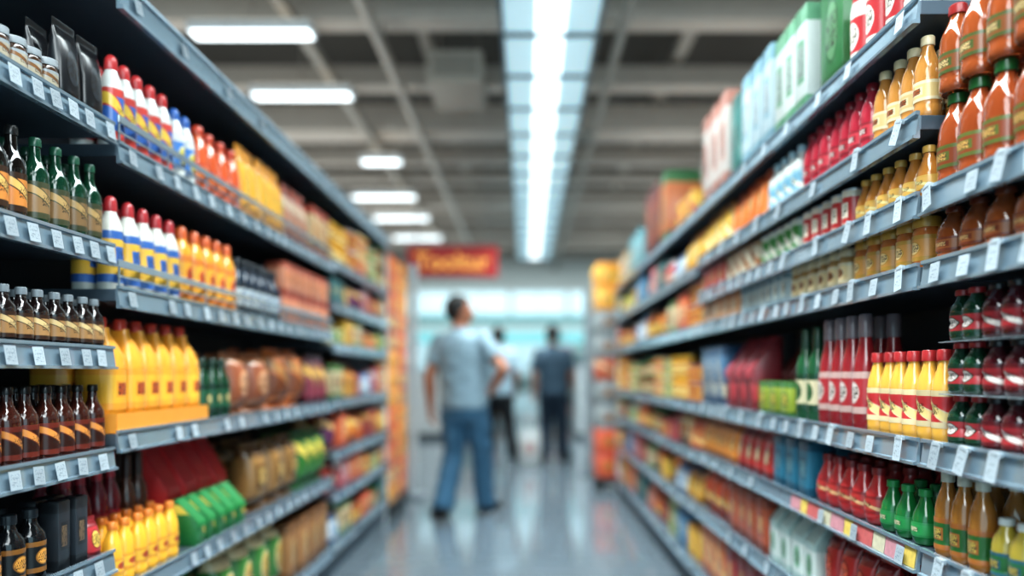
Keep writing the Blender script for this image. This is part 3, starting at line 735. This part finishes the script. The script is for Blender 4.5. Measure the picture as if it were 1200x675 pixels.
duct('round pale air duct running along the ceiling right of the light strip', 2.2, 3.68, 3, 17, .09, '#9c9890')
duct('thin pale pipe running along the ceiling between strip and bar lights', -1.15, 3.74, 3, 17, .045, '#a39f97')
o = thing('air_handler', 'beige boxed air handler hung under the ceiling beams', 'air handler', (-.62, 6.6, 3.66))
link('housing', MB().box(-.24, .24, -.35, .35, 0, .28, .015).mesh('housing', mat('#9b968c', .6), False), o)
link('grille', MB().box(-.19, .19, -.362, -.35, .05, .23, .003).mesh('grille', mat('#7d7971', .6), False), o)
for sx in (-1, 1): link('hanger', MB().seg((sx*.18, 0, .28), (sx*.18, 0, ZC-3.66), .01, .01, 6).mesh('hanger', mat('#8a857e', .5)), o)

# ceiling lights
M_diff = mat('#b6d6e0', .5, emit=.6, noise=.05, nscale=3)
M_tube = mat('#eefaff', .4, emit=1.6, noise=0)
M_lf = mat('#6c7d86', .4, metal=.3)
fr = MB()
for a in (-.315, .315): fr.box(a-.014, a+.014, -.33, .33, -.03, .06)
for a in (-.3275, .3275): fr.box(-.30, .30, a-.010, a+.010, -.02, .055)
fr_me = fr.mesh('light_frame', M_lf, False)
df_me = MB().box(-.30, .30, -.316, .316, .0, .02).mesh('light_diffuser', M_diff, False)
tb_me = MB().box(-.095, .095, -.312, .312, -.012, .001, .004).mesh('light_core', M_tube)
hg_me = MB().seg((0, 0, .02), (0, 0, ZC-3.4), .008, .008, 6).mesh('light_hanger', mat('#8a857e', .5))
y = -1.6; i = 0
while y < 14.4:
    o = thing('ceiling_light', f"square cool-white ceiling light, {ordw(i)} from the near end of the central strip", 'ceiling light', (.155, y, 3.4), 0, 'lights of the central ceiling strip')
    link('frame', fr_me, o); link('diffuser', df_me, o); link('core', tb_me, o); link('hanger', hg_me, o)
    y += .675; i += 1
M_bar = mat('#eefaff', .4, emit=2.4, noise=0)
M_up = mat('#fff0dc', .4, emit=1, noise=0)  # glowing top face added to the bars to brighten the ceiling
def bar(hw):
    return (MB().box(-hw, hw, -.085, .085, 0, .07, .008).mesh('bar_housing', mat('#b3babd', .4), False),
            MB().box(-hw+.02, hw-.02, -.07, .07, -.012, .003, .004).mesh('bar_diffuser', M_bar, False),
            MB().box(-hw+.02, hw-.02, -.07, .07, .068, .078, .003).mesh('bar_top_fill', M_up, False))
bars = {True: bar(.45), False: bar(.24)}
hh = MB().seg((0, 0, .06), (0, 0, ZC-3.62), .008, .008, 6).mesh('bar_hanger', mat('#8a857e', .5))
def barlight(x, yy, label, group, big=True):
    o = thing('ceiling_light', label, 'ceiling light', (x, yy, 3.62), 0, group)
    for n, me in zip(('housing', 'diffuser', 'top_fill'), bars[big]): link(n, me, o)
    link('hanger', hh, o)
for i, yy in enumerate((2.9, 4.1, 5.29, 6.47, 8.5, 10.2, 11.6, 13.3)):
    barlight(-2.0 if i != 4 else -1.7, yy, f"white crosswise bar light, {ordw(i)} from the near end, above the left shelving", 'bar lights over the left shelving', i != 4)
for i, yy in enumerate((-1.5, 1.2, 3.2, 5.2, 7.2, 9.2, 11.2)):
    barlight(4.4, yy, f"white crosswise bar light, {ordw(i)} from the near end, above the right shelving", 'bar lights over the right shelving')

def area(name, loc, rot, sx, sy, e, col=(1, 1, 1), spread=PI):
    l = bpy.data.lights.new(name, 'AREA'); l.shape = 'RECTANGLE'; l.size = sx; l.size_y = sy; l.energy = e; l.color = col; l.spread = spread
    o = link(name, l, None, loc); o.rotation_euler = rot
area('far_hall_fill', (0, 15.5, 3.7), (.75, 0, 0), 9, 1.2, 165, (.86, .98, 1), 2.0)  # added fill aimed at the back wall, no fixture there
area('far_floor_fill', (0, 12.5, 3.8), (0, 0, 0), 7, 4, 115, (.9, .98, 1), 1.6)  # added fill that brightens the far floor, no fixture there
area('ceiling_fill_left', (-3.6, 9.5, 2.9), (PI, 0, 0), 5, 13, 185, (.98, .98, .95))  # unseen fill added to lift the ceiling on the left
area('ceiling_fill_right', (3.8, 9.5, 2.9), (PI, 0, 0), 5, 13, 185, (.98, .98, .95))  # same added ceiling fill for the right side
area('front_hall_fill', (0, -2.0, 3.4), (.6, 0, 0), 4, 2.4, 200, (.9, .98, 1))  # fill light added behind the camera for the near shelves
area('strip_downlight', (.155, 6.0, 3.33), (0, 0, 0), .5, 13, 375, (.88, .98, 1), 1.9)  # unseen area lamp added to strengthen the ceiling strip's light

# hanging sign
o = thing('hanging_sign', 'red hanging aisle sign with orange lettering above the end of the aisle', 'sign', (-.92, 9.0, 2.33))
link('board', MB().box(-.56, .56, -.02, .02, 0, .4, .006).mesh('board', mat('#b8140e', .45, emit=.16), False), o)  # weak emission added to brighten the board, likewise its border
link('border', MB().box(-.56, .56, -.024, .024, 0, .03).box(-.56, .56, -.024, .024, .37, .4).mesh('border', mat('#900f0a', .45, emit=.1), False), o)
for sx in (-1, 1): link('hanger', MB().seg((sx*.45, 0, .39), (sx*.45, 0, ZC-2.33), .008, .008, 6).mesh('hanger', mat('#8a8a88', .4)), o)
cu = bpy.data.curves.new('sign_text', 'FONT'); cu.body = 'Tooltur'; cu.size = .29; cu.extrude = .004; cu.align_x = 'CENTER'; cu.offset = .006
to = link('lettering_source', cu)
bpy.context.view_layer.update()
me = bpy.data.meshes.new_from_object(to.evaluated_get(bpy.context.evaluated_depsgraph_get()))
bpy.data.objects.remove(to)
me.materials.clear(); me.materials.append(mat('#f8b048', .4, emit=.45))  # emission makes the letters brighter than the light on them
t = link('lettering', me, o); t.location = (0, -.026, .1); t.rotation_euler = (PI/2, 0, 0)

# background counters and displays
def counter(label, x0, x1, y0, y1, h, col, topc):
    o = thing('checkout_counter', label, 'counter', ((x0+x1)/2, (y0+y1)/2, 0))
    a, b = (x1-x0)/2, (y1-y0)/2
    link('plinth', MB().box(-a+.04, a-.04, -b+.04, b-.04, 0, .1).mesh('plinth', mat('#4a5258', .5), False), o)
    link('body', MB().box(-a, a, -b, b, .1, h-.04, .01).mesh('body', mat(col, .45), False), o)
    link('top', MB().box(-a-.02, a+.02, -b-.02, b+.02, h-.04, h, .006).mesh('top', mat(topc, .3), False), o)
counter('white service counter at the far end, right of the aisle', .9, 3.4, 12.6, 13.3, 1.35, '#cfd8da', '#8ea4ac')
counter('pale service counter at the far end, left of the aisle', -3.4, -1.3, 12.6, 13.3, 1.2, '#c9cccb', '#82929a')
o = thing('display_table', 'low white display table stacked with pale cartons beyond the shoppers', 'table', (.25, 15.2, 0))
link('tabletop', MB().box(-.8, .8, -.35, .35, .7, .75, .008).mesh('tabletop', mat('#c9d2d4', .4), False), o)
for sx in (-1, 1):
    for sy in (-1, 1): link('leg', MB().box(sx*.74-.03, sx*.74+.03, sy*.29-.03, sy*.29+.03, 0, .7, .004).mesh('leg', mat('#98a4a8', .4), False), o)
dc = [carton('cream display carton', .26, .3, .3, '#bcb4a2', '#9c8c7e', '#ac6e54'), carton('dusty pink display carton', .26, .3, .26, '#b48e88', '#946e6c', '#ccc0b8'), carton('pale teal display carton', .26, .3, .34, '#7ca4a4', '#5c8a8c', '#c4d0cc')]
for k in range(5):
    P = dc[(k*2) % 3]
    put(P, .25-.6+k*.3, 15.2, .7505, random.uniform(-.05, .05), f"{P['desc']}, {ordw(k)} from the left on the white display table", 'cartons on the far display table')
def rack(label, x, y, w, h, col, nm):
    o = thing('display_rack', label, 'rack', (x, y, 0))
    for sx in (-1, 1): link('side_panel', MB().box(sx*w/2-.02, sx*w/2+.02, -.2, .2, 0, h, .004).mesh('side_panel', mat(col, .5), False), o)
    link('back_panel', MB().box(-w/2+.02, w/2-.02, .17, .2, .05, h-.02).mesh('back_panel', mat(col, .5), False), o)
    for k in range(4):
        z = .12+k*(h-.3)/3.2
        link('shelf', MB().box(-w/2+.02, w/2-.02, -.2, .17, z, z+.03).mesh('shelf', mat('#9aa6ab', .4), False), o)
        for j in range(int(w/.31)):
            P = dc[(j+k) % 3]
            put(P, x-w/2+.19+j*.3, y-.02, z+.0305, 0, f"{P['desc']}, {ordw(j)} from left, {ordw(k)} level of {nm}", 'cartons on the '+nm)
rack('tall teal display rack of pale cartons, left of the far hall', -1.15, 16.4, 1.3, 1.7, '#6b979d', 'left teal rack')
rack('tall slate display rack of pale cartons, right of the far hall', .95, 16.9, 1.0, 1.75, '#7c939c', 'right slate rack')
def cooler(label, x0, x1):
    o = thing('wall_cooler', label, 'cooler', ((x0+x1)/2, 18.5, 0))
    a = (x1-x0)/2
    link('cabinet', MB().box(-a, a, -.28, .4, .0, 2.2, .01).mesh('cabinet', mat('#c4d0d4', .4), False), o)
    link('header', MB().box(-a, a, -.33, -.28, 1.9, 2.2, .005).mesh('header', mat('#76bac0', .4, emit=.2), False), o)
    for k in range(2):
        d = link('door', MB().box(-a+.03+k*a, -.03+k*a, -.31, -.281, .12, 1.86, .004).mesh('door', mat('#a8c2c9', .12, coat=.5, emit=.18), False), o)
        link('handle', MB().tube([(-.1+k*a, -.32, .8), (-.1+k*a, -.35, .85), (-.1+k*a, -.35, 1.3), (-.1+k*a, -.32, 1.35)], .012).mesh('handle', mat('#6d777c', .3, metal=.7)), d)
for i in range(5): cooler(f"{ordw(i)} white glass-door wall cooler from the left, along the back wall", -3.6+i*1.5, -2.15+i*1.5)

# ------------------------------------------------------------------ people
def bake(mb, name, m, voxel, smooth=4, folds=0.):
    me = mb.mesh(name+'_src', m, False)
    ob = link(name+'_src', me)
    rm = ob.modifiers.new('r', 'REMESH'); rm.mode = 'VOXEL'; rm.voxel_size = voxel
    sm = ob.modifiers.new('s', 'SMOOTH'); sm.factor = .5; sm.iterations = smooth
    bpy.context.view_layer.update()
    out = bpy.data.meshes.new_from_object(ob.evaluated_get(bpy.context.evaluated_depsgraph_get()))
    bpy.data.objects.remove(ob); out.name = name
    if folds:
        ns = [v.normal.copy() for v in out.vertices]
        for v, n in zip(out.vertices, ns):
            p = v.co
            f = mnoise.noise(Vector((p.x*7, p.y*7, p.z*16)))*.7+mnoise.noise(Vector((p.x*18+3, p.y*18, p.z*26)))*.3
            v.co = p+n*f*folds
    out.materials.clear(); out.materials.append(m); out.shade_smooth()
    return out
def hand(mb, w, d, nrm, thumb):
    w = Vector(w); d = Vector(d).normalized(); nrm = Vector(nrm); nrm = (nrm-d*nrm.dot(d)).normalized()
    s = d.cross(nrm).normalized()
    if s.dot(Vector(thumb)) < 0: s = -s
    M = Matrix((s, d, nrm)).transposed()
    mb.ball(w+d*.048, (.041, .055, .017), M)
    mb.seg(w-d*.02, w+d*.03, .027, .026)
    for k, ln in enumerate((.070, .080, .074, .056)):
        b = w+d*.09+s*(.028-.019*k)
        c = b+(d*.9+nrm*.35).normalized()*ln*.5
        e = c+(d*.55+nrm*.85).normalized()*ln*.5
        mb.limb([b-d*.02, b, c, e], [.0105, .0105, .0095, .008])
    b = w+d*.03+s*.032
    c = b+(d*.55+s*.7+nrm*.35).normalized()*.038
    mb.limb([w+d*.02+s*.015, b, c, c+(d*.85+s*.2+nrm*.4).normalized()*.032], [.014, .0135, .011, .009])
SK = mat('#a0664a', .5, noise=.05)
def person(label, loc, J, turn, shirt_c, pant_c, hair_c, shoe_c, scale=1., sleeve=.85, vox=.008, rz=0., hs=1.08):
    r = thing('person', label, 'person', loc, rz); r.scale = (scale,)*3
    V = Vector
    HM = Matrix.Rotation(turn, 3, 'Z') @ Matrix.Scale(hs, 3); lean = V(J.get('lean', (0, 0, 0)))
    tor = [(.84, .15, .105), (.92, .168, .12), (1.0, .158, .112), (1.1, .15, .105), (1.22, .168, .118), (1.32, .182, .122), (1.40, .175, .11), (1.46, .115, .085), (1.5, .06, .06)]
    px, py = J['pelvis']
    def off(z):
        t = max(0, min(1, (z-.9)/.6)); return (px*(1-t)+lean.x*t, py*(1-t)+lean.y*t)
    b = MB()
    b.loft([(z, a, c)+off(z) for z, a, c in tor], seg=24)
    nx, ny = off(1.5)
    H = V((nx, ny+.012, 1.64))
    b.limb([(nx, ny-.012, 1.47), (nx, ny+.0, 1.56)], [.06, .055])
    b.ball(H+HM @ V((0, -.008, .02)), (.076, .096, .105), HM)
    b.ball(H+HM @ V((0, .035, -.045)), (.056, .06, .062), HM)
    b.ball(H+HM @ V((0, .03, .0)), (.062, .068, .085), HM)
    b.seg(H+HM @ V((0, .088, .02)), H+HM @ V((0, .112, -.018)), .009, .015); b.ball(H+HM @ V((0, .108, -.02)), .016)
    for sx in (-1, 1): b.ball(H+HM @ V((sx*.077, -.004, -.002)), (.012, .021, .032), HM)
    b.ball(H+HM @ V((0, .085, -.052)), (.024, .013, .009), HM)
    for k in ('l', 'r'):
        sh, el, wr = V(J['sh'+k]), V(J['el'+k]), V(J['wr'+k])
        b.limb([sh, sh.lerp(el, .5), el, el.lerp(wr, .35), wr], [.058, .051, .043, .044, .03])
        hand(b, wr, J['hd'+k], J['hn'+k], J['ht'+k])
        hp, kn, an = V(J['hp'+k]), V(J['kn'+k]), V(J['an'+k])
        b.limb([hp, hp.lerp(kn, .5), kn, kn.lerp(an, .3), an], [.088, .075, .055, .055, .037])
    link('body', bake(b, 'person_body', SK, vox), r)
    b = MB()
    b.loft([(z, a+.026, c+.028)+off(z) for z, a, c in ((.86, .172, .127), (.92, .174, .127), (1.0, .172, .124), (1.1, .168, .12), (1.22, .176, .124), (1.32, .186, .126), (1.40, .177, .112), (1.46, .112, .085), (1.495, .052, .056))], seg=24)
    for k in ('l', 'r'):
        sh, el = V(J['sh'+k]), V(J['el'+k]); e = sh.lerp(el, sleeve)
        b.limb([sh, sh.lerp(e, .5)], [.077, .074]); b.seg(sh.lerp(e, .5), e, .074, .073)
    sh_o = link('shirt', bake(b, 'person_shirt', mat(shirt_c, .85, noise=.2, nscale=12), .012, 4, .016), r)
    b = MB().loft([(1.485, .068, .07)+off(1.485), (1.515, .064, .067)+off(1.51), (1.517, .056, .058)+off(1.51), (1.49, .056, .058)+off(1.485)], caps=False)
    link('collar', b.mesh('collar', mat(shirt_c, .85, noise=.1, nscale=14)), sh_o)
    b = MB()
    b.loft([(z, a+.016, c+.016)+off(z) for z, a, c in ((.76, .155, .11), (.84, .17, .124), (.92, .17, .124), (.97, .16, .114))], seg=24)
    for k in ('l', 'r'):
        hp, kn, an = V(J['hp'+k]), V(J['kn'+k]), V(J['an'+k])
        b.limb([hp, hp.lerp(kn, .5), kn.lerp(hp, .1), kn, kn.lerp(an, .5)], [.118, .107, .092, .091, .086]); b.seg(kn.lerp(an, .5), an+V((0, 0, -.035)), .086, .089)
    link('trousers', bake(b, 'person_trousers', mat(pant_c, .85, noise=.28, nscale=9), .012, 3, .016), r)
    for k in ('l', 'r'):
        an = V(J['an'+k]); fz = an.z-.09; yaw = J['ft'+k]
        b = MB()
        b.loft([(0, .052, .15, 0, .065), (.03, .056, .153, 0, .065), (.06, .052, .128, 0, .048), (.09, .049, .075, 0, .003), (.115, .046, .055, 0, -.008)], n=2.4)
        s = link('shoe', b.mesh('shoe', mat(shoe_c, .5)), r); s.location = (an.x, an.y, fz); s.rotation_euler = (0, 0, yaw)
        link('sole', MB().loft([(-.0, .055, .156, 0, .065), (.018, .058, .158, 0, .065)], n=2.4).mesh('sole', mat('#1f1f21', .6)), s)
    b = MB(); b.ball((0, -.012, .028), (.084, .104, .108), u=24, v=16)
    dl = [v for v in b.bm.verts if (v.co.y > .035 and v.co.z < .072) or v.co.z < -.062 or (v.co.y > -.025 and v.co.z < .0)]
    bmesh.ops.delete(b.bm, geom=dl, context='VERTS')
    bmesh.ops.solidify(b.bm, geom=b.bm.faces[:], thickness=.012)
    bmesh.ops.scale(b.bm, vec=(hs, hs, hs), verts=b.bm.verts)
    h = link('hair', b.mesh('hair', mat(hair_c, .7, noise=.3, nscale=60), ang=1.5), r); h.location = H; h.rotation_euler = (0, 0, turn)
    for sx in (-1, 1):
        e = link('eye', MB().ball((0, 0, 0), (.011, .006, .007)).mesh('eye', mat('#2a1c16', .2)), r); e.location = H+HM @ V((sx*.031, .089, .012)); e.rotation_euler = (0, 0, turn)
    m = link('mouth', MB().ball((0, 0, 0), (.022, .006, .006)).mesh('mouth', mat('#8a4a42', .5)), r); m.location = H+HM @ V((0, .097, -.052)); m.rotation_euler = (0, 0, turn)
    return r
J1 = dict(pelvis=(.025, .02), lean=(-.02, .0, 0),
 shl=(-.185, 0, 1.40), ell=(-.255, -.05, 1.12), wrl=(-.28, .04, .87), hdl=(-.02, .12, -1), hnl=(1, .0, 0), htl=(0, 1, 0),
 shr=(.175, 0, 1.42), elr=(.385, -.1, 1.18), wrr=(.235, .02, .99), hdr=(-.6, .55, -.45), hnr=(-.5, .3, .2), htr=(0, .7, .7),
 hpl=(-.07, .02, .87), knl=(-.09, .07, .49), anl=(-.125, -.1, .09), ftl=.7,
 hpr=(.11, .02, .88), knr=(.13, .13, .49), anr=(.125, .24, .09), ftr=-.35)
person('man from behind, light grey-blue polo and blue jeans, hand on hip', (-.525, 5.85, 0), J1, -.85, '#7b939f', '#34607c', '#14110f', '#101012', 1.0, .66, rz=-.25)
J2 = dict(pelvis=(.01, 0), lean=(-.01, .02, 0),
 shl=(-.18, 0, 1.41), ell=(-.23, -.02, 1.12), wrl=(-.23, .1, .9), hdl=(0, .2, -1), hnl=(1, 0, 0), htl=(0, 1, 0),
 shr=(.18, 0, 1.41), elr=(.24, -.06, 1.13), wrr=(.245, .1, .93), hdr=(0, .4, -1), hnr=(-1, 0, 0), htr=(0, 1, 0),
 hpl=(-.085, 0, .88), knl=(-.1, .12, .49), anl=(-.11, .1, .09), ftl=.1,
 hpr=(.085, 0, .88), knr=(.13, -.02, .49), anr=(.18, -.16, .09), ftr=-.3)
person('person in pale grey-blue shirt and black trousers, half hidden beyond first man', (-.37, 9.6, 0), J2, .4, '#8ea6b2', '#10151a', '#110f0d', '#151517', .99, .8, .011, rz=.2)
J3 = dict(pelvis=(.02, 0), lean=(-.01, .0, 0),
 shl=(-.18, 0, 1.41), ell=(-.24, -.04, 1.12), wrl=(-.25, .04, .87), hdl=(0, .1, -1), hnl=(1, 0, 0), htl=(0, 1, 0),
 shr=(.18, 0, 1.41), elr=(.24, .0, 1.12), wrr=(.215, .16, .95), hdr=(-.2, .8, -.6), hnr=(-1, 0, 0), htr=(0, .5, 1),
 hpl=(-.08, 0, .88), knl=(-.09, .06, .49), anl=(-.11, -.06, .09), ftl=.25,
 hpr=(.1, 0, .88), knr=(.115, .06, .49), anr=(.12, .1, .09), ftr=-.3)
person('man seen from behind in dark grey-teal shirt and dark blue trousers', (.345, 9.55, 0), J3, .5, '#2f4656', '#152839', '#120f0e', '#121214', 1.0, .8, .011, rz=-.15)

o = thing('carrier_bag', 'white carrier bag with pinkish print standing left of the dark-shirted man', 'bag', (.04, 8.95, 0))
link('body', MB().loft([(0, .13, .08), (.02, .145, .09), (.25, .14, .085), (.42, .135, .055), (.46, .13, .04)], n=3).mesh('bag_body', print_mat('#c4caca', '#b8bebe', '#c09a94', ink='#a08884', bw=.1)), o)
for sy in (-1, 1):
    link('handle', MB().tube([(-.07, sy*.04, .45), (-.065, sy*.045, .56), (-.03, sy*.045, .61), (.03, sy*.045, .61), (.065, sy*.045, .56), (.07, sy*.04, .45)], .007).mesh('bag_handle', mat('#d8dad8', .5)), o)

# ------------------------------------------------------------------ world, camera
w = bpy.data.worlds.new('store_ambient'); S.world = w; w.use_nodes = True
bg = w.node_tree.nodes['Background']; bg.inputs[0].default_value = (.48, .71, .81, 1); bg.inputs[1].default_value = 1.9
cam = bpy.data.cameras.new('camera'); co = link('camera', cam)
co.location = (0, 0, 1.15); co.rotation_euler = (PI/2, 0, 0)
cam.sensor_width = 36; cam.lens = 36*850/1200
cam.shift_x = -17/1200; cam.shift_y = 99.5/1200
cam.clip_start = .05
cam.dof.use_dof = True; cam.dof.focus_distance = 1.62; cam.dof.aperture_fstop = .7; cam.dof.aperture_blades = 0
S.camera = co
S.view_settings.view_transform = 'Standard'
try: S.view_settings.look = 'Medium High Contrast'
except Exception as e: print('look', e)
S.view_settings.exposure = 0.1
print('objects', len(bpy.data.objects), S.view_settings.look)
